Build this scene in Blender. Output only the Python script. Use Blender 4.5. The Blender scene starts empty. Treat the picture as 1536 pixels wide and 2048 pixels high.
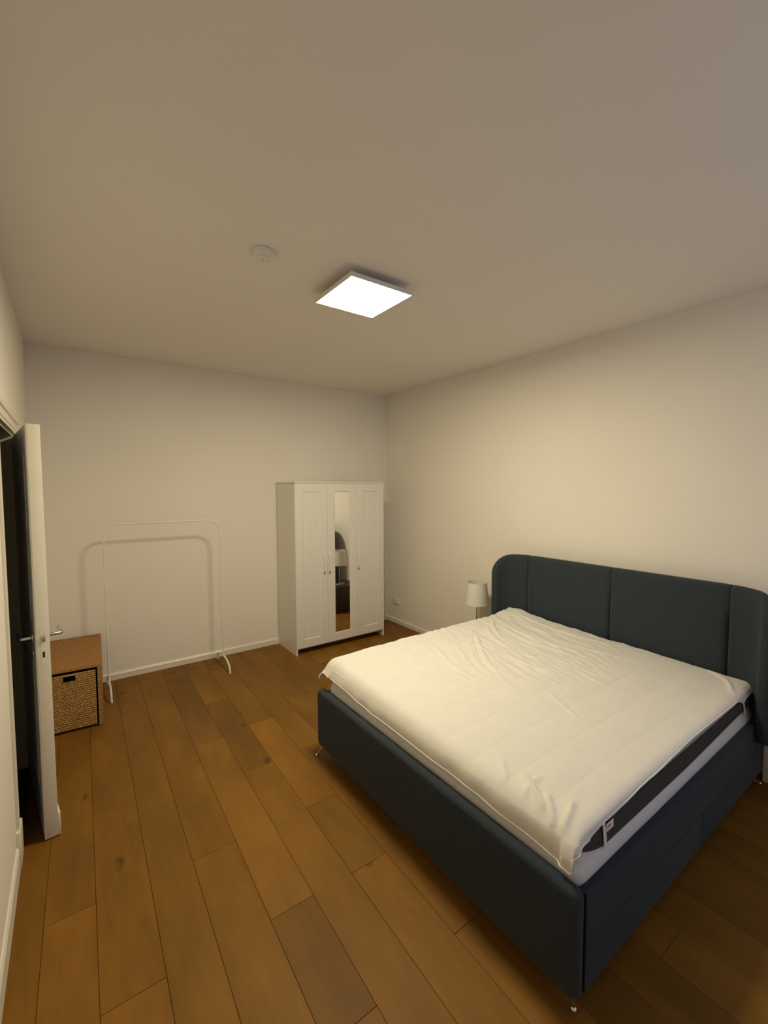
import bpy, bmesh, math, random
from mathutils import Vector, Matrix, noise
random.seed(7)
SC = bpy.context.scene
COL = SC.collection

# ------------------------------------------------------------------ camera
YAW, PITCH, ROLL = 0.6256, 0.0566, -0.0031
FPX = 871.55
CAM = Vector((-3.5434, -4.8349, 1.8372))
fw = Vector((math.sin(YAW) * math.cos(PITCH), math.cos(YAW) * math.cos(PITCH), -math.sin(PITCH)))
rt = Vector((math.cos(YAW), -math.sin(YAW), 0))
up = rt.cross(fw)
rt2 = rt * math.cos(ROLL) + up * math.sin(ROLL)
up2 = up * math.cos(ROLL) - rt * math.sin(ROLL)
cd = bpy.data.cameras.new('camera')
cd.sensor_fit = 'HORIZONTAL'
cd.sensor_width = 36.0
cd.lens = FPX / 1536 * 36.0
cd.clip_start = 0.02
cam = bpy.data.objects.new('camera', cd)
M = Matrix((rt2, up2, -fw)).transposed().to_4x4()
M.translation = CAM
cam.matrix_world = M
COL.objects.link(cam)
SC.camera = cam

# ------------------------------------------------------------------ world (dusk outside the window) and exposure
SKY_COL, SKY_STR = (0.44, 0.60, 1.0), 1.45
LAMP_COL, LAMP_STR = (1.0, 0.865, 0.585), 96.0
w = bpy.data.worlds.new('dusk_sky')
w.use_nodes = True
bgn = w.node_tree.nodes['Background']
bgn.inputs[0].default_value = (*SKY_COL, 1)
bgn.inputs[1].default_value = SKY_STR
SC.world = w
SC.view_settings.view_transform = 'Standard'
SC.view_settings.look = 'None'
SC.view_settings.gamma = 1.0
SC.view_settings.use_curve_mapping = False
SC.view_settings.exposure = 0.0

SC.cycles.caustics_reflective = False
SC.cycles.caustics_refractive = False
SC.cycles.max_bounces = 8

# ------------------------------------------------------------------ materials
def new_mat(name, col, rough=0.6, metal=0.0, spec=0.5, sheen=0.0):
    m = bpy.data.materials.new(name)
    m.use_nodes = True
    b = m.node_tree.nodes['Principled BSDF']
    b.inputs['Base Color'].default_value = (*col, 1)
    b.inputs['Roughness'].default_value = rough
    b.inputs['Metallic'].default_value = metal
    b.inputs['Specular IOR Level'].default_value = spec
    if sheen:
        b.inputs['Sheen Weight'].default_value = sheen
        b.inputs['Sheen Roughness'].default_value = 0.4
    return m, m.node_tree.nodes, m.node_tree.links, b

def vary(m, col, amt=0.06, scale=8.0, bump=0.0, bscale=60.0, stretch=(1, 1, 1), coord='Object'):
    """slight colour mottling and fine relief"""
    nt = m.node_tree; N = nt.nodes; L = nt.links; b = N['Principled BSDF']
    tc = N.new('ShaderNodeTexCoord'); mp = N.new('ShaderNodeMapping')
    mp.inputs['Scale'].default_value = stretch
    L.new(tc.outputs[coord], mp.inputs[0])
    n1 = N.new('ShaderNodeTexNoise'); n1.inputs['Scale'].default_value = scale; n1.inputs['Detail'].default_value = 2
    L.new(mp.outputs[0], n1.inputs['Vector'])
    r = N.new('ShaderNodeValToRGB')
    r.color_ramp.elements[0].position = 0.3; r.color_ramp.elements[1].position = 0.7
    r.color_ramp.elements[0].color = (*[c * (1 - amt) for c in col], 1)
    r.color_ramp.elements[1].color = (*[min(1, c * (1 + amt)) for c in col], 1)
    L.new(n1.outputs['Fac'], r.inputs[0]); L.new(r.outputs[0], b.inputs['Base Color'])
    if bump:
        n2 = N.new('ShaderNodeTexNoise'); n2.inputs['Scale'].default_value = bscale; n2.inputs['Detail'].default_value = 3
        L.new(mp.outputs[0], n2.inputs['Vector'])
        bp = N.new('ShaderNodeBump'); bp.inputs['Strength'].default_value = bump; bp.inputs['Distance'].default_value = 0.003
        L.new(n2.outputs['Fac'], bp.inputs['Height']); L.new(bp.outputs[0], b.inputs['Normal'])
    return m

def simple(name, col, rough=0.6, metal=0.0, spec=0.5, amt=0.05, scale=8, bump=0.0, bscale=80, sheen=0.0, stretch=(1, 1, 1)):
    m, N, L, b = new_mat(name, col, rough, metal, spec, sheen)
    return vary(m, col, amt, scale, bump, bscale, stretch)

MAT = {}
MAT['wall'] = simple('wall_paint', (0.875, 0.835, 0.76), 0.85, spec=0.2, amt=0.012, scale=1.5)
MAT['ceiling'] = simple('ceiling_paint', (0.85, 0.815, 0.765), 0.9, spec=0.15, amt=0.012, scale=1.2)
MAT['trim'] = simple('white_trim_paint', (0.82, 0.79, 0.70), 0.4, amt=0.02)
MAT['doorpaint'] = simple('door_paint', (0.80, 0.76, 0.64), 0.45, amt=0.02, bump=0.05)
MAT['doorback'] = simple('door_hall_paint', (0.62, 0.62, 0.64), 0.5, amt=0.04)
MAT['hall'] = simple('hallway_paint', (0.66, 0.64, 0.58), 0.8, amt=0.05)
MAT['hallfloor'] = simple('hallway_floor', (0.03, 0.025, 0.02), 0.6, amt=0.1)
MAT['lacquer'] = simple('white_lacquer', (0.80, 0.785, 0.73), 0.35, amt=0.01)
MAT['rackwhite'] = simple('white_powder_coat', (0.84, 0.82, 0.77), 0.35, amt=0.01)
MAT['chrome'] = simple('chrome', (0.75, 0.75, 0.75), 0.16, metal=1.0, amt=0.02)
MAT['steel'] = simple('brushed_steel', (0.55, 0.54, 0.52), 0.32, metal=1.0, amt=0.05)
MAT['fabric'] = simple('slate_blue_upholstery', (0.036, 0.047, 0.058), 0.95, spec=0.15, amt=0.22, scale=260, bump=0.35, bscale=420, sheen=0.12)
MAT['seam'] = simple('dark_seam_thread', (0.012, 0.018, 0.028), 0.95, spec=0.1, amt=0.1)
MAT['mattress'] = simple('mattress_white_knit', (0.74, 0.72, 0.70), 0.9, spec=0.15, amt=0.03, scale=40, bump=0.3, bscale=160, sheen=0.1)
MAT['band'] = simple('charcoal_mattress_band', (0.058, 0.060, 0.056), 0.85, spec=0.2, amt=0.12, scale=120, bump=0.2, bscale=300)
MAT['sheet'] = simple('white_cotton', (0.76, 0.74, 0.69), 0.9, spec=0.15, amt=0.015, scale=12, bump=0.10, bscale=90, sheen=0.08)
MAT['hem'] = simple('white_cotton_hem', (0.80, 0.785, 0.74), 0.85, spec=0.15, amt=0.02)
MAT['base'] = simple('dark_bed_base', (0.05, 0.025, 0.018), 0.8, amt=0.1)
MAT['shade'] = simple('white_lampshade_fabric', (0.80, 0.77, 0.70), 0.85, spec=0.15, amt=0.03, scale=60, bump=0.15, bscale=200)
MAT['walnut'] = simple('dark_brown_veneer', (0.035, 0.016, 0.009), 0.4, amt=0.3, scale=6, stretch=(1, 6, 1))
MAT['plastic'] = simple('white_plastic', (0.80, 0.78, 0.73), 0.35, amt=0.01)
MAT['darkplastic'] = simple('dark_plastic', (0.03, 0.03, 0.03), 0.4, amt=0.05)
MAT['red'] = simple('red_print', (0.42, 0.16, 0.12), 0.7, amt=0.05)
MAT['rattan'] = simple('woven_hyacinth', (0.40, 0.235, 0.075), 0.7, spec=0.3, amt=0.32, scale=45, stretch=(1, 1, 2.2), bump=0.3, bscale=120)
MAT['rattantop'] = simple('woven_rattan_fine', (0.36, 0.18, 0.055), 0.7, spec=0.3, amt=0.22, scale=60, stretch=(3, 0.5, 1), bump=0.3, bscale=160)
MAT['rattandark'] = simple('dark_wicker_frame', (0.05, 0.022, 0.008), 0.8, amt=0.2)

m, N, L, b = new_mat('mirror_glass', (0.90, 0.91, 0.89), 0.01, 1.0); MAT['mirror'] = m
m, N, L, b = new_mat('window_glass', (1, 1, 1), 0.0)
tr = N.new('ShaderNodeBsdfTransparent'); gl = N.new('ShaderNodeBsdfGlossy'); gl.inputs['Roughness'].default_value = 0.02
mx = N.new('ShaderNodeMixShader'); mx.inputs[0].default_value = 0.05
L.new(tr.outputs[0], mx.inputs[1]); L.new(gl.outputs[0], mx.inputs[2]); L.new(mx.outputs[0], N['Material Output'].inputs['Surface'])
MAT['glass'] = m
m, N, L, b = new_mat('light_diffuser', (0.9, 0.9, 0.9), 0.6)
b.inputs['Emission Color'].default_value = (*LAMP_COL, 1); b.inputs['Emission Strength'].default_value = LAMP_STR
MAT['diffuser'] = m

# oak: tint from the object colour, grain along local Y, knots
m, N, L, b = new_mat('oak_plank', (0.25, 0.12, 0.03), 0.5, spec=0.25)
tc = N.new('ShaderNodeTexCoord'); oi = N.new('ShaderNodeObjectInfo')
off = N.new('ShaderNodeVectorMath'); off.operation = 'SCALE'
cmb = N.new('ShaderNodeCombineXYZ')
L.new(oi.outputs['Random'], cmb.inputs[0]); L.new(oi.outputs['Random'], cmb.inputs[1]); L.new(oi.outputs['Random'], cmb.inputs[2])
L.new(cmb.outputs[0], off.inputs[0]); off.inputs['Scale'].default_value = 37.0
add = N.new('ShaderNodeVectorMath'); add.operation = 'ADD'
L.new(tc.outputs['Object'], add.inputs[0]); L.new(off.outputs[0], add.inputs[1])
mp = N.new('ShaderNodeMapping'); mp.inputs['Scale'].default_value = (1.0, 0.13, 1.0); L.new(add.outputs[0], mp.inputs[0])
g1 = N.new('ShaderNodeTexNoise'); g1.inputs['Scale'].default_value = 34; g1.inputs['Detail'].default_value = 6; g1.inputs['Distortion'].default_value = 0.6
L.new(mp.outputs[0], g1.inputs['Vector'])
g2 = N.new('ShaderNodeTexNoise'); g2.inputs['Scale'].default_value = 3.2; g2.inputs['Detail'].default_value = 3
mp2 = N.new('ShaderNodeMapping'); mp2.inputs['Scale'].default_value = (1.4, 0.5, 1.0); L.new(add.outputs[0], mp2.inputs[0]); L.new(mp2.outputs[0], g2.inputs['Vector'])
mul = N.new('ShaderNodeMapRange'); mul.inputs[1].default_value = 0.25; mul.inputs[2].default_value = 0.75; mul.inputs[3].default_value = 0.90; mul.inputs[4].default_value = 1.09
L.new(g1.outputs['Fac'], mul.inputs[0])
mul2 = N.new('ShaderNodeMapRange'); mul2.inputs[1].default_value = 0.3; mul2.inputs[2].default_value = 0.7; mul2.inputs[3].default_value = 0.80; mul2.inputs[4].default_value = 1.16
L.new(g2.outputs['Fac'], mul2.inputs[0])
mm = N.new('ShaderNodeMath'); mm.operation = 'MULTIPLY'; L.new(mul.outputs[0], mm.inputs[0]); L.new(mul2.outputs[0], mm.inputs[1])
vo = N.new('ShaderNodeTexVoronoi'); vo.inputs['Scale'].default_value = 2.6; vo.inputs['Randomness'].default_value = 1.0
mp3 = N.new('ShaderNodeMapping'); mp3.inputs['Scale'].default_value = (1.0, 0.55, 0.0); L.new(add.outputs[0], mp3.inputs[0])
nz = N.new('ShaderNodeTexNoise'); nz.inputs['Scale'].default_value = 16; L.new(add.outputs[0], nz.inputs['Vector'])
wob = N.new('ShaderNodeVectorMath'); wob.operation = 'MULTIPLY_ADD'; wob.inputs[1].default_value = (0.06, 0.06, 0.0)
L.new(nz.outputs['Color'], wob.inputs[0]); L.new(mp3.outputs[0], wob.inputs[2]); L.new(wob.outputs[0], vo.inputs['Vector'])
vo.inputs['Scale'].default_value = 5.2
sepc = N.new('ShaderNodeSeparateColor'); L.new(vo.outputs['Color'], sepc.inputs[0])
ksz = N.new('ShaderNodeMapRange'); ksz.inputs[1].default_value = 0.30; ksz.inputs[2].default_value = 1.0; ksz.inputs[3].default_value = 0.002; ksz.inputs[4].default_value = 0.17
L.new(sepc.outputs[0], ksz.inputs[0])
kdv = N.new('ShaderNodeMath'); kdv.operation = 'DIVIDE'; L.new(vo.outputs['Distance'], kdv.inputs[0]); L.new(ksz.outputs[0], kdv.inputs[1])
kn = N.new('ShaderNodeMapRange'); kn.inputs[1].default_value = 0.25; kn.inputs[2].default_value = 1.0; kn.inputs[3].default_value = 0.46; kn.inputs[4].default_value = 1.0
L.new(kdv.outputs[0], kn.inputs[0])
mm2 = N.new('ShaderNodeMath'); mm2.operation = 'MULTIPLY'; L.new(mm.outputs[0], mm2.inputs[0]); L.new(kn.outputs[0], mm2.inputs[1])
sc_ = N.new('ShaderNodeVectorMath'); sc_.operation = 'SCALE'; L.new(oi.outputs['Color'], sc_.inputs[0]); L.new(mm2.outputs[0], sc_.inputs['Scale'])
L.new(sc_.outputs[0], b.inputs['Base Color'])
rr = N.new('ShaderNodeMapRange'); rr.inputs[3].default_value = 0.48; rr.inputs[4].default_value = 0.62; L.new(g1.outputs['Fac'], rr.inputs[0]); L.new(rr.outputs[0], b.inputs['Roughness'])
bpn = N.new('ShaderNodeBump'); bpn.inputs['Strength'].default_value = 0.12; bpn.inputs['Distance'].default_value = 0.002
L.new(g1.outputs['Fac'], bpn.inputs['Height']); L.new(bpn.outputs[0], b.inputs['Normal'])
MAT['oak'] = m
MAT['subfloor'] = simple('floor_joint', (0.07, 0.034, 0.010), 0.9, amt=0.1)

# ------------------------------------------------------------------ helpers
def link(name, me, mat, parent=None, smooth=False):
    me.name = name
    o = bpy.data.objects.new(name, me)
    if mat is not None:
        me.materials.append(MAT[mat] if isinstance(mat, str) else mat)
    if smooth:
        for p in me.polygons: p.use_smooth = True
    COL.objects.link(o)
    if parent is not None:
        o.parent = parent
    return o

def obj(name, bm, mat, parent=None, smooth=False):
    bmesh.ops.recalc_face_normals(bm, faces=bm.faces)
    me = bpy.data.meshes.new(name); bm.to_mesh(me); bm.free()
    o = link(name, me, mat, parent, False)
    if smooth:
        try:
            me.shade_smooth_by_angle = None
        except Exception:
            pass
        for p in me.polygons: p.use_smooth = True
        try: me.set_sharp_from_angle(angle=math.radians(smooth if smooth is not True else 40))
        except Exception: pass
    return o

def pyd(name, verts, faces, mat, parent=None, smooth=True, angle=50):
    me = bpy.data.meshes.new(name); me.from_pydata(verts, [], faces); me.update()
    bm = bmesh.new(); bm.from_mesh(me); bmesh.ops.recalc_face_normals(bm, faces=bm.faces); bm.to_mesh(me); bm.free()
    o = link(name, me, mat, parent)
    if smooth:
        for p in me.polygons: p.use_smooth = True
        try: me.set_sharp_from_angle(angle=math.radians(angle))
        except Exception: pass
    return o

def add_box(bm, x0, x1, y0, y1, z0, z1, bev=0.0, seg=2):
    g = bmesh.ops.create_cube(bm, size=1.0)
    vs = g['verts']
    for v in vs:
        v.co.x = x0 if v.co.x < 0 else x1
        v.co.y = y0 if v.co.y < 0 else y1
        v.co.z = z0 if v.co.z < 0 else z1
    if bev > 0:
        es = list({e for v in vs for e in v.link_edges})
        bmesh.ops.bevel(bm, geom=es, offset=bev, segments=seg, profile=0.5, affect='EDGES', clamp_overlap=True)
    return bm

def box(name, x0, x1, y0, y1, z0, z1, mat, parent=None, bev=0.0, seg=2):
    bm = bmesh.new()
    add_box(bm, min(x0, x1), max(x0, x1), min(y0, y1), max(y0, y1), min(z0, z1), max(z0, z1), bev, seg)
    return obj(name, bm, mat, parent, smooth=(35 if bev else False))

def add_tube(bm, pts, rad, seg=10, caps=True, closed=False):
    pts = [Vector(p) for p in pts]
    n = len(pts)
    rads = rad if isinstance(rad, (list, tuple)) else [rad] * n
    rings = []
    prev = None
    for i, p in enumerate(pts):
        if closed:
            t = pts[(i + 1) % n] - pts[i - 1]
        else:
            t = pts[min(i + 1, n - 1)] - pts[max(i - 1, 0)]
        t.normalize()
        if prev is None:
            a = Vector((0, 0, 1)) if abs(t.z) < 0.9 else Vector((1, 0, 0))
            u = t.cross(a).normalized()
        else:
            u = (prev - t * prev.dot(t)).normalized()
        prev = u
        v = t.cross(u)
        rings.append([bm.verts.new(p + (u * math.cos(k * 2 * math.pi / seg) + v * math.sin(k * 2 * math.pi / seg)) * rads[i]) for k in range(seg)])
    for i in range(n - 1 + (1 if closed else 0)):
        a, b2 = rings[i], rings[(i + 1) % n]
        for k in range(seg):
            bm.faces.new((a[k], a[(k + 1) % seg], b2[(k + 1) % seg], b2[k]))
    if caps and not closed:
        bm.faces.new(rings[0]); bm.faces.new(list(reversed(rings[-1])))
    return bm

def tube(name, pts, rad, mat, parent=None, seg=10, closed=False):
    bm = bmesh.new(); add_tube(bm, pts, rad, seg, True, closed)
    return obj(name, bm, mat, parent, smooth=45)

def lathe(name, prof, centre, mat, parent=None, seg=48, axis='Z', closed=False):
    """prof: list of (radius, height)"""
    bm = bmesh.new(); rings = []
    for r, h in prof:
        if r < 1e-6:
            rings.append([bm.verts.new((0, 0, h))])
        else:
            rings.append([bm.verts.new((r * math.cos(k * 2 * math.pi / seg), r * math.sin(k * 2 * math.pi / seg), h)) for k in range(seg)])
    idx = list(range(len(rings) - 1)) + ([len(rings) - 1] if closed else [])
    for i in idx:
        a, c = rings[i], rings[(i + 1) % len(rings)]
        for k in range(seg):
            k2 = (k + 1) % seg
            if len(a) == 1 and len(c) == 1: continue
            if len(a) == 1: bm.faces.new((a[0], c[k], c[k2]))
            elif len(c) == 1: bm.faces.new((a[k], a[k2], c[0]))
            else: bm.faces.new((a[k], a[k2], c[k2], c[k]))
    if axis == 'X':
        bmesh.ops.rotate(bm, verts=bm.verts, cent=(0, 0, 0), matrix=Matrix.Rotation(math.radians(-90), 3, 'Y'))
    elif axis == 'Y':
        bmesh.ops.rotate(bm, verts=bm.verts, cent=(0, 0, 0), matrix=Matrix.Rotation(math.radians(90), 3, 'X'))
    bmesh.ops.translate(bm, verts=bm.verts, vec=centre)
    return obj(name, bm, mat, parent, smooth=40)

def tag(o, label, cat, group=None):
    o['label'] = label; o['category'] = cat
    if group: o['group'] = group
    return o

def struct(o, label=None):
    o['kind'] = 'structure'
    if label: o['label'] = label
    return o

def thing(name, loc, label, cat, rz=0.0, group=None):
    o = bpy.data.objects.new(name, None); COL.objects.link(o)
    o.empty_display_size = 0.1
    o.location = loc; o.rotation_euler = (0, 0, rz)
    return tag(o, label, cat, group)

def smooth01(t):
    t = max(0.0, min(1.0, t)); return t * t * (3 - 2 * t)

# ------------------------------------------------------------------ room shell
H = 3.065
XL = -3.808           # left wall face
XR = 0.0              # right wall face
YB = 0.0              # back wall face
YF = -5.75            # wall with the window, behind the viewer
T = 0.14
DY0, DY1, DZ = -2.055, -1.19, 2.185     # door opening in the left wall

def shell(name, parts, mat, label):
    bm = bmesh.new()
    for p in parts: add_box(bm, *p)
    return struct(obj(name, bm, mat), label)

shell('wall_back', [(XL - T, XR + T, YB, YB + T, -0.03, H)], 'wall', 'plain off-white wall behind the wardrobe and clothes rack')
shell('wall_right', [(XR, XR + T, YF, YB, -0.03, H)], 'wall', 'plain off-white wall behind the bed headboard')
shell('wall_left', [(XL - T, XL, YF, DY0, -0.03, H), (XL - T, XL, DY1, YB, -0.03, H), (XL - T, XL, DY0, DY1, DZ, H)], 'wall', 'off-white wall with the doorway')
WX0, WX1, WZ0, WZ1 = -2.3, -0.75, 0.75, 2.65
shell('wall_front', [(XL - T, WX0, YF - T, YF, -0.03, H), (WX1, XR + T, YF - T, YF, -0.03, H), (WX0, WX1, YF - T, YF, -0.03, WZ0), (WX0, WX1, YF - T, YF, WZ1, H)], 'wall', 'off-white wall with the window')
shell('ceiling', [(XL - T, XR + T, YF - T, YB + T, H, H + 0.12)], 'ceiling', 'plain matte white ceiling')
floor = shell('floor', [(XL - T + 0.001, XR, YF, YB, -0.05, -0.012)], 'subfloor', 'oak plank floor')

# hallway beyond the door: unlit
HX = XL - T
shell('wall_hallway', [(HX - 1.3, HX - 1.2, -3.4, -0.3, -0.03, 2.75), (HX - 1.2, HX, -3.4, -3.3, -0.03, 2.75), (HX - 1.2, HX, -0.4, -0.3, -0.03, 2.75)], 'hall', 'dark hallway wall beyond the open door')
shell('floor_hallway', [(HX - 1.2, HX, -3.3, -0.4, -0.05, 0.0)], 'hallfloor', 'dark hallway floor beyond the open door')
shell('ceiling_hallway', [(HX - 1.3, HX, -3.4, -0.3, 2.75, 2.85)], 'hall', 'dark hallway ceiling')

# window in the wall behind the viewer
win = struct(bpy.data.objects.new('window_1', None), 'white casement window'); COL.objects.link(win)
fb = bmesh.new()
for a in [(WX0, WX0 + 0.07), (WX1 - 0.07, WX1), ((WX0 + WX1) / 2 - 0.05, (WX0 + WX1) / 2 + 0.05)]:
    add_box(fb, a[0], a[1], YF - 0.10, YF - 0.03, WZ0, WZ1, 0.006)
for a in [(WZ0, WZ0 + 0.07), (WZ1 - 0.07, WZ1)]:
    add_box(fb, WX0 + 0.068, WX1 - 0.068, YF - 0.099, YF - 0.031, a[0], a[1], 0.006)
obj('window_frame', fb, 'trim', win)
box('window_pane', WX0 + 0.06, (WX0 + WX1) / 2 - 0.04, YF - 0.067, YF - 0.063, WZ0 + 0.06, WZ1 - 0.06, 'glass', win)
box('window_pane', (WX0 + WX1) / 2 + 0.04, WX1 - 0.06, YF - 0.067, YF - 0.063, WZ0 + 0.06, WZ1 - 0.06, 'glass', win)
box('window_sill', WX0 - 0.06, WX1 + 0.06, YF - 0.12, YF + 0.10, WZ0 - 0.035, WZ0, 'trim', win, 0.006)

# baseboards with a small bevelled upper edge
def baseboard(name, axis, fixed, a, b, sgn, hgt, th=0.014, label=None):
    prof = [(0, 0), (th, 0), (th, hgt - 0.012), (th * 0.45, hgt), (0, hgt)]
    vs = []; n = len(prof)
    for t in (a, b):
        for d, z in prof:
            vs.append((t, fixed + sgn * d, z + 0.0005) if axis == 'x' else (fixed + sgn * d, t, z + 0.0005))
    fs = [tuple(range(n)), tuple(range(2 * n - 1, n - 1, -1))] + [(i, (i + 1) % n, n + (i + 1) % n, n + i) for i in range(n)]
    return struct(pyd(name, vs, fs, 'trim', None, False), label)
baseboard('baseboard_back', 'x', YB, XL, XR, -1, 0.068, label='white baseboard of the back wall')
baseboard('baseboard_right', 'y', XR, YF, YB - 0.0145, -1, 0.06, label='white baseboard of the right wall')
baseboard('baseboard_left', 'y', XL, YF, DY0 - 0.125, 1, 0.11, 0.012, label='white baseboard of the left wall')
baseboard('baseboard_front', 'x', YF, XL + 0.013, XR - 0.015, 1, 0.068, label='white baseboard under the window')

# door frame: linings, casings, plinth block
df = struct(bpy.data.objects.new('trim_1', None), 'cream painted door frame'); COL.objects.link(df)
lin = bmesh.new()
add_box(lin, XL - T - 0.005, XL - 0.012, DY0 - 0.001, DY0 + 0.018, 0, DZ, 0.002)
add_box(lin, XL - T - 0.005, XL - 0.012, DY1 - 0.018, DY1 + 0.001, 0, DZ, 0.002)
add_box(lin, XL - T - 0.005, XL - 0.012, DY0 + 0.018, DY1 - 0.018, DZ - 0.018, DZ + 0.001, 0.002)
obj('door_lining', lin, 'doorpaint', df)
def casing(name, y0, y1, z0, z1, inner):
    # moulded strip: thin flat + raised outer bead
    bm = bmesh.new()
    add_box(bm, XL - 0.002, XL + 0.006, y0, y1, z0, z1, 0.002)
    if inner == 'y+':
        add_box(bm, XL, XL + 0.012, y0, y0 + 0.03, z0, z1, 0.004)
    elif inner == 'y-':
        add_box(bm, XL, XL + 0.012, y1 - 0.03, y1, z0, z1, 0.004)
    else:
        add_box(bm, XL, XL + 0.016, y0, y1, z1 - 0.035, z1, 0.005)
        add_box(bm, XL, XL + 0.010, y0, y1, z0 + 0.02, z0 + 0.045, 0.004)
    return obj(name, bm, 'doorpaint', df)
casing('casing_upright', DY0 - 0.10, DY0 + 0.005, 0.18, DZ - 0.005, 'y+')
casing('casing_upright', DY1 - 0.005, DY1 + 0.10, 0.0, DZ - 0.005, 'y-')
casing('casing_head', DY0 - 0.10, DY1 + 0.10, DZ - 0.005, DZ + 0.10, 'z')
box('plinth_block', XL - 0.001, XL + 0.016, DY0 - 0.122, DY0 + 0.006, 0.0, 0.18, 'doorpaint', df, 0.004)

# low white boxing at the wall beside the headboard
struct(box('trim_2', -0.105, -0.0005, -4.62, -4.09, 0.0005, 0.42, 'trim', None, 0.006), 'low white boxing at the wall right of the headboard')

# ------------------------------------------------------------------ oak planks
PHI = 0.0193
def clip(poly, nx, ny, d):
    out = []
    for i, p in enumerate(poly):
        q = poly[(i + 1) % len(poly)]
        a = p[0] * nx + p[1] * ny - d; c = q[0] * nx + q[1] * ny - d
        if a <= 0: out.append(p)
        if (a < 0 < c) or (c < 0 < a):
            t = a / (a - c); out.append((p[0] + (q[0] - p[0]) * t, p[1] + (q[1] - p[1]) * t))
    return out
cph, sph = math.cos(PHI), math.sin(PHI)
def plank_world(u, v):   # plank axes -> room, about (0,-2.5): x = u + (v+2.5)*tan
    return (u * cph + (v + 2.5) * sph, -2.5 - u * sph * 0 + (v + 2.5) * cph)
BASE = Vector((0.212, 0.0965, 0.0115))
def tint(k, h=0.0):
    return (BASE.x * k * (1 + h), BASE.y * k, BASE.z * k * (1 - 2 * h), 1)
seams = [-3.885, -3.693, -3.509, -3.298, -3.1112, -2.901, -2.700, -2.5025, -2.30]
while seams[-1] < 0.3: seams.append(seams[-1] + 0.198)
LAT = 0.5125
known = {   # row index : (joints, {joint-index: tint}); measured where the planks show
    1: [-0.58, -2.60, -4.1], 2: [-1.09, -3.105, -4.6], 3: [-0.58, -2.105, -3.64, -5.1], 4: [-1.09, -2.622, -4.15],
    5: [-0.30, -1.61, -3.13, -3.645, -5.15], 6: [-1.02, -2.10, -4.15], 7: [-0.35, -1.555, -2.62, -3.14, -4.66], 8: [-0.9, -2.09, -3.63, -5.1], 0: [-1.5, -3.0, -4.5]}
ktint = {(5, 0): 0.92, (5, 1): 0.86, (5, 2): 1.12, (5, 3): 0.80, (5, 4): 1.0, (6, 1): 0.82, (6, 2): 1.0, (7, 1): 0.95, (7, 2): 1.07, (7, 3): 0.80, (7, 4): 1.05,
         (4, 2): 1.0, (4, 1): 0.92, (3, 1): 0.95, (3, 2): 1.0, (3, 3): 0.95, (1, 1): 0.93, (1, 2): 1.14, (2, 1): 0.98, (2, 2): 1.1, (0, 1): 1.05, (8, 1): 0.92, (8, 2): 0.95}
def make_plank(poly, col):
    # centroid as object origin so the grain follows the plank
    cx = sum(p[0] for p in poly) / len(poly); cy = sum(p[1] for p in poly) / len(poly)
    n = len(poly)
    def inset(d):
        res = []
        for i in range(n):
            p0, p1, p2 = Vector(poly[i - 1]), Vector(poly[i]), Vector(poly[(i + 1) % n])
            e1 = (p1 - p0).normalized(); e2 = (p2 - p1).normalized()
            n1 = Vector((-e1.y, e1.x)); n2 = Vector((-e2.y, e2.x))
            k = n1 + n2
            k = k / max(0.2, k.dot(n1)) if k.length > 1e-6 else n1
            res.append((p1.x + k.x * d - cx, p1.y + k.y * d - cy))
        return res
    a = inset(0.0005); c = inset(0.0015)
    dz = random.uniform(-0.0004, 0.0)
    vs = [(x, y, -0.0125) for x, y in a] + [(x, y, -0.0016 + dz) for x, y in a] + [(x, y, dz) for x, y in c]
    fs = []
    for r in (0, 1):
        for i in range(n):
            j = (i + 1) % n
            fs.append((r * n + i, r * n + j, (r + 1) * n + j, (r + 1) * n + i))
    fs.append(tuple(range(2 * n, 3 * n)))
    me = bpy.data.meshes.new('plank'); me.from_pydata(vs, [], fs); me.update()
    o = link('plank', me, 'oak', floor)
    o.location = (cx, cy, 0)
    o.color = col
for r in range(len(seams) - 1):
    u0, u1 = seams[r], seams[r + 1]
    if r in known: js = known[r]
    else:
        s = -random.choice([0.3, 0.58, 0.8, 1.09, 1.35]); js = []
        while s > -5.9: js.append(s); s -= random.choice([0.5125, 1.025, 1.5375, 1.5375, 1.5375])
    ys = [0.2] + list(js) + [-6.1]
    for i in range(len(ys) - 1):
        v0, v1 = ys[i], ys[i + 1]
        poly = [plank_world(u0, v1), plank_world(u1, v1), plank_world(u1, v0), plank_world(u0, v0)]
        x0 = XL + 0.0005
        for nx, ny, d in ((1, 0, XR - 0.001), (-1, 0, -x0), (0, 1, YB - 0.001), (0, -1, -YF - 0.001)):
            poly = clip(poly, nx, ny, d)
            if len(poly) < 3: break
        if len(poly) < 3: continue
        ar = abs(sum(poly[k][0] * poly[(k + 1) % len(poly)][1] - poly[(k + 1) % len(poly)][0] * poly[k][1] for k in range(len(poly)))) / 2
        if ar < 0.004: continue
        k = ktint.get((r, i), random.uniform(0.84, 1.08))
        h = 0.03 if r <= 2 and i >= 1 else random.uniform(-0.02, 0.02)
        k = 1 + (k - 1) * 0.85
        if k < 0.89: h = -0.015
        make_plank(poly, tint(k, h))
# threshold strip in the doorway
box('threshold', XL - T + 0.002, XL + 0.0004, DY0 + 0.019, DY1 - 0.019, -0.011, 0.002, 'hallfloor', floor)

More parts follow.
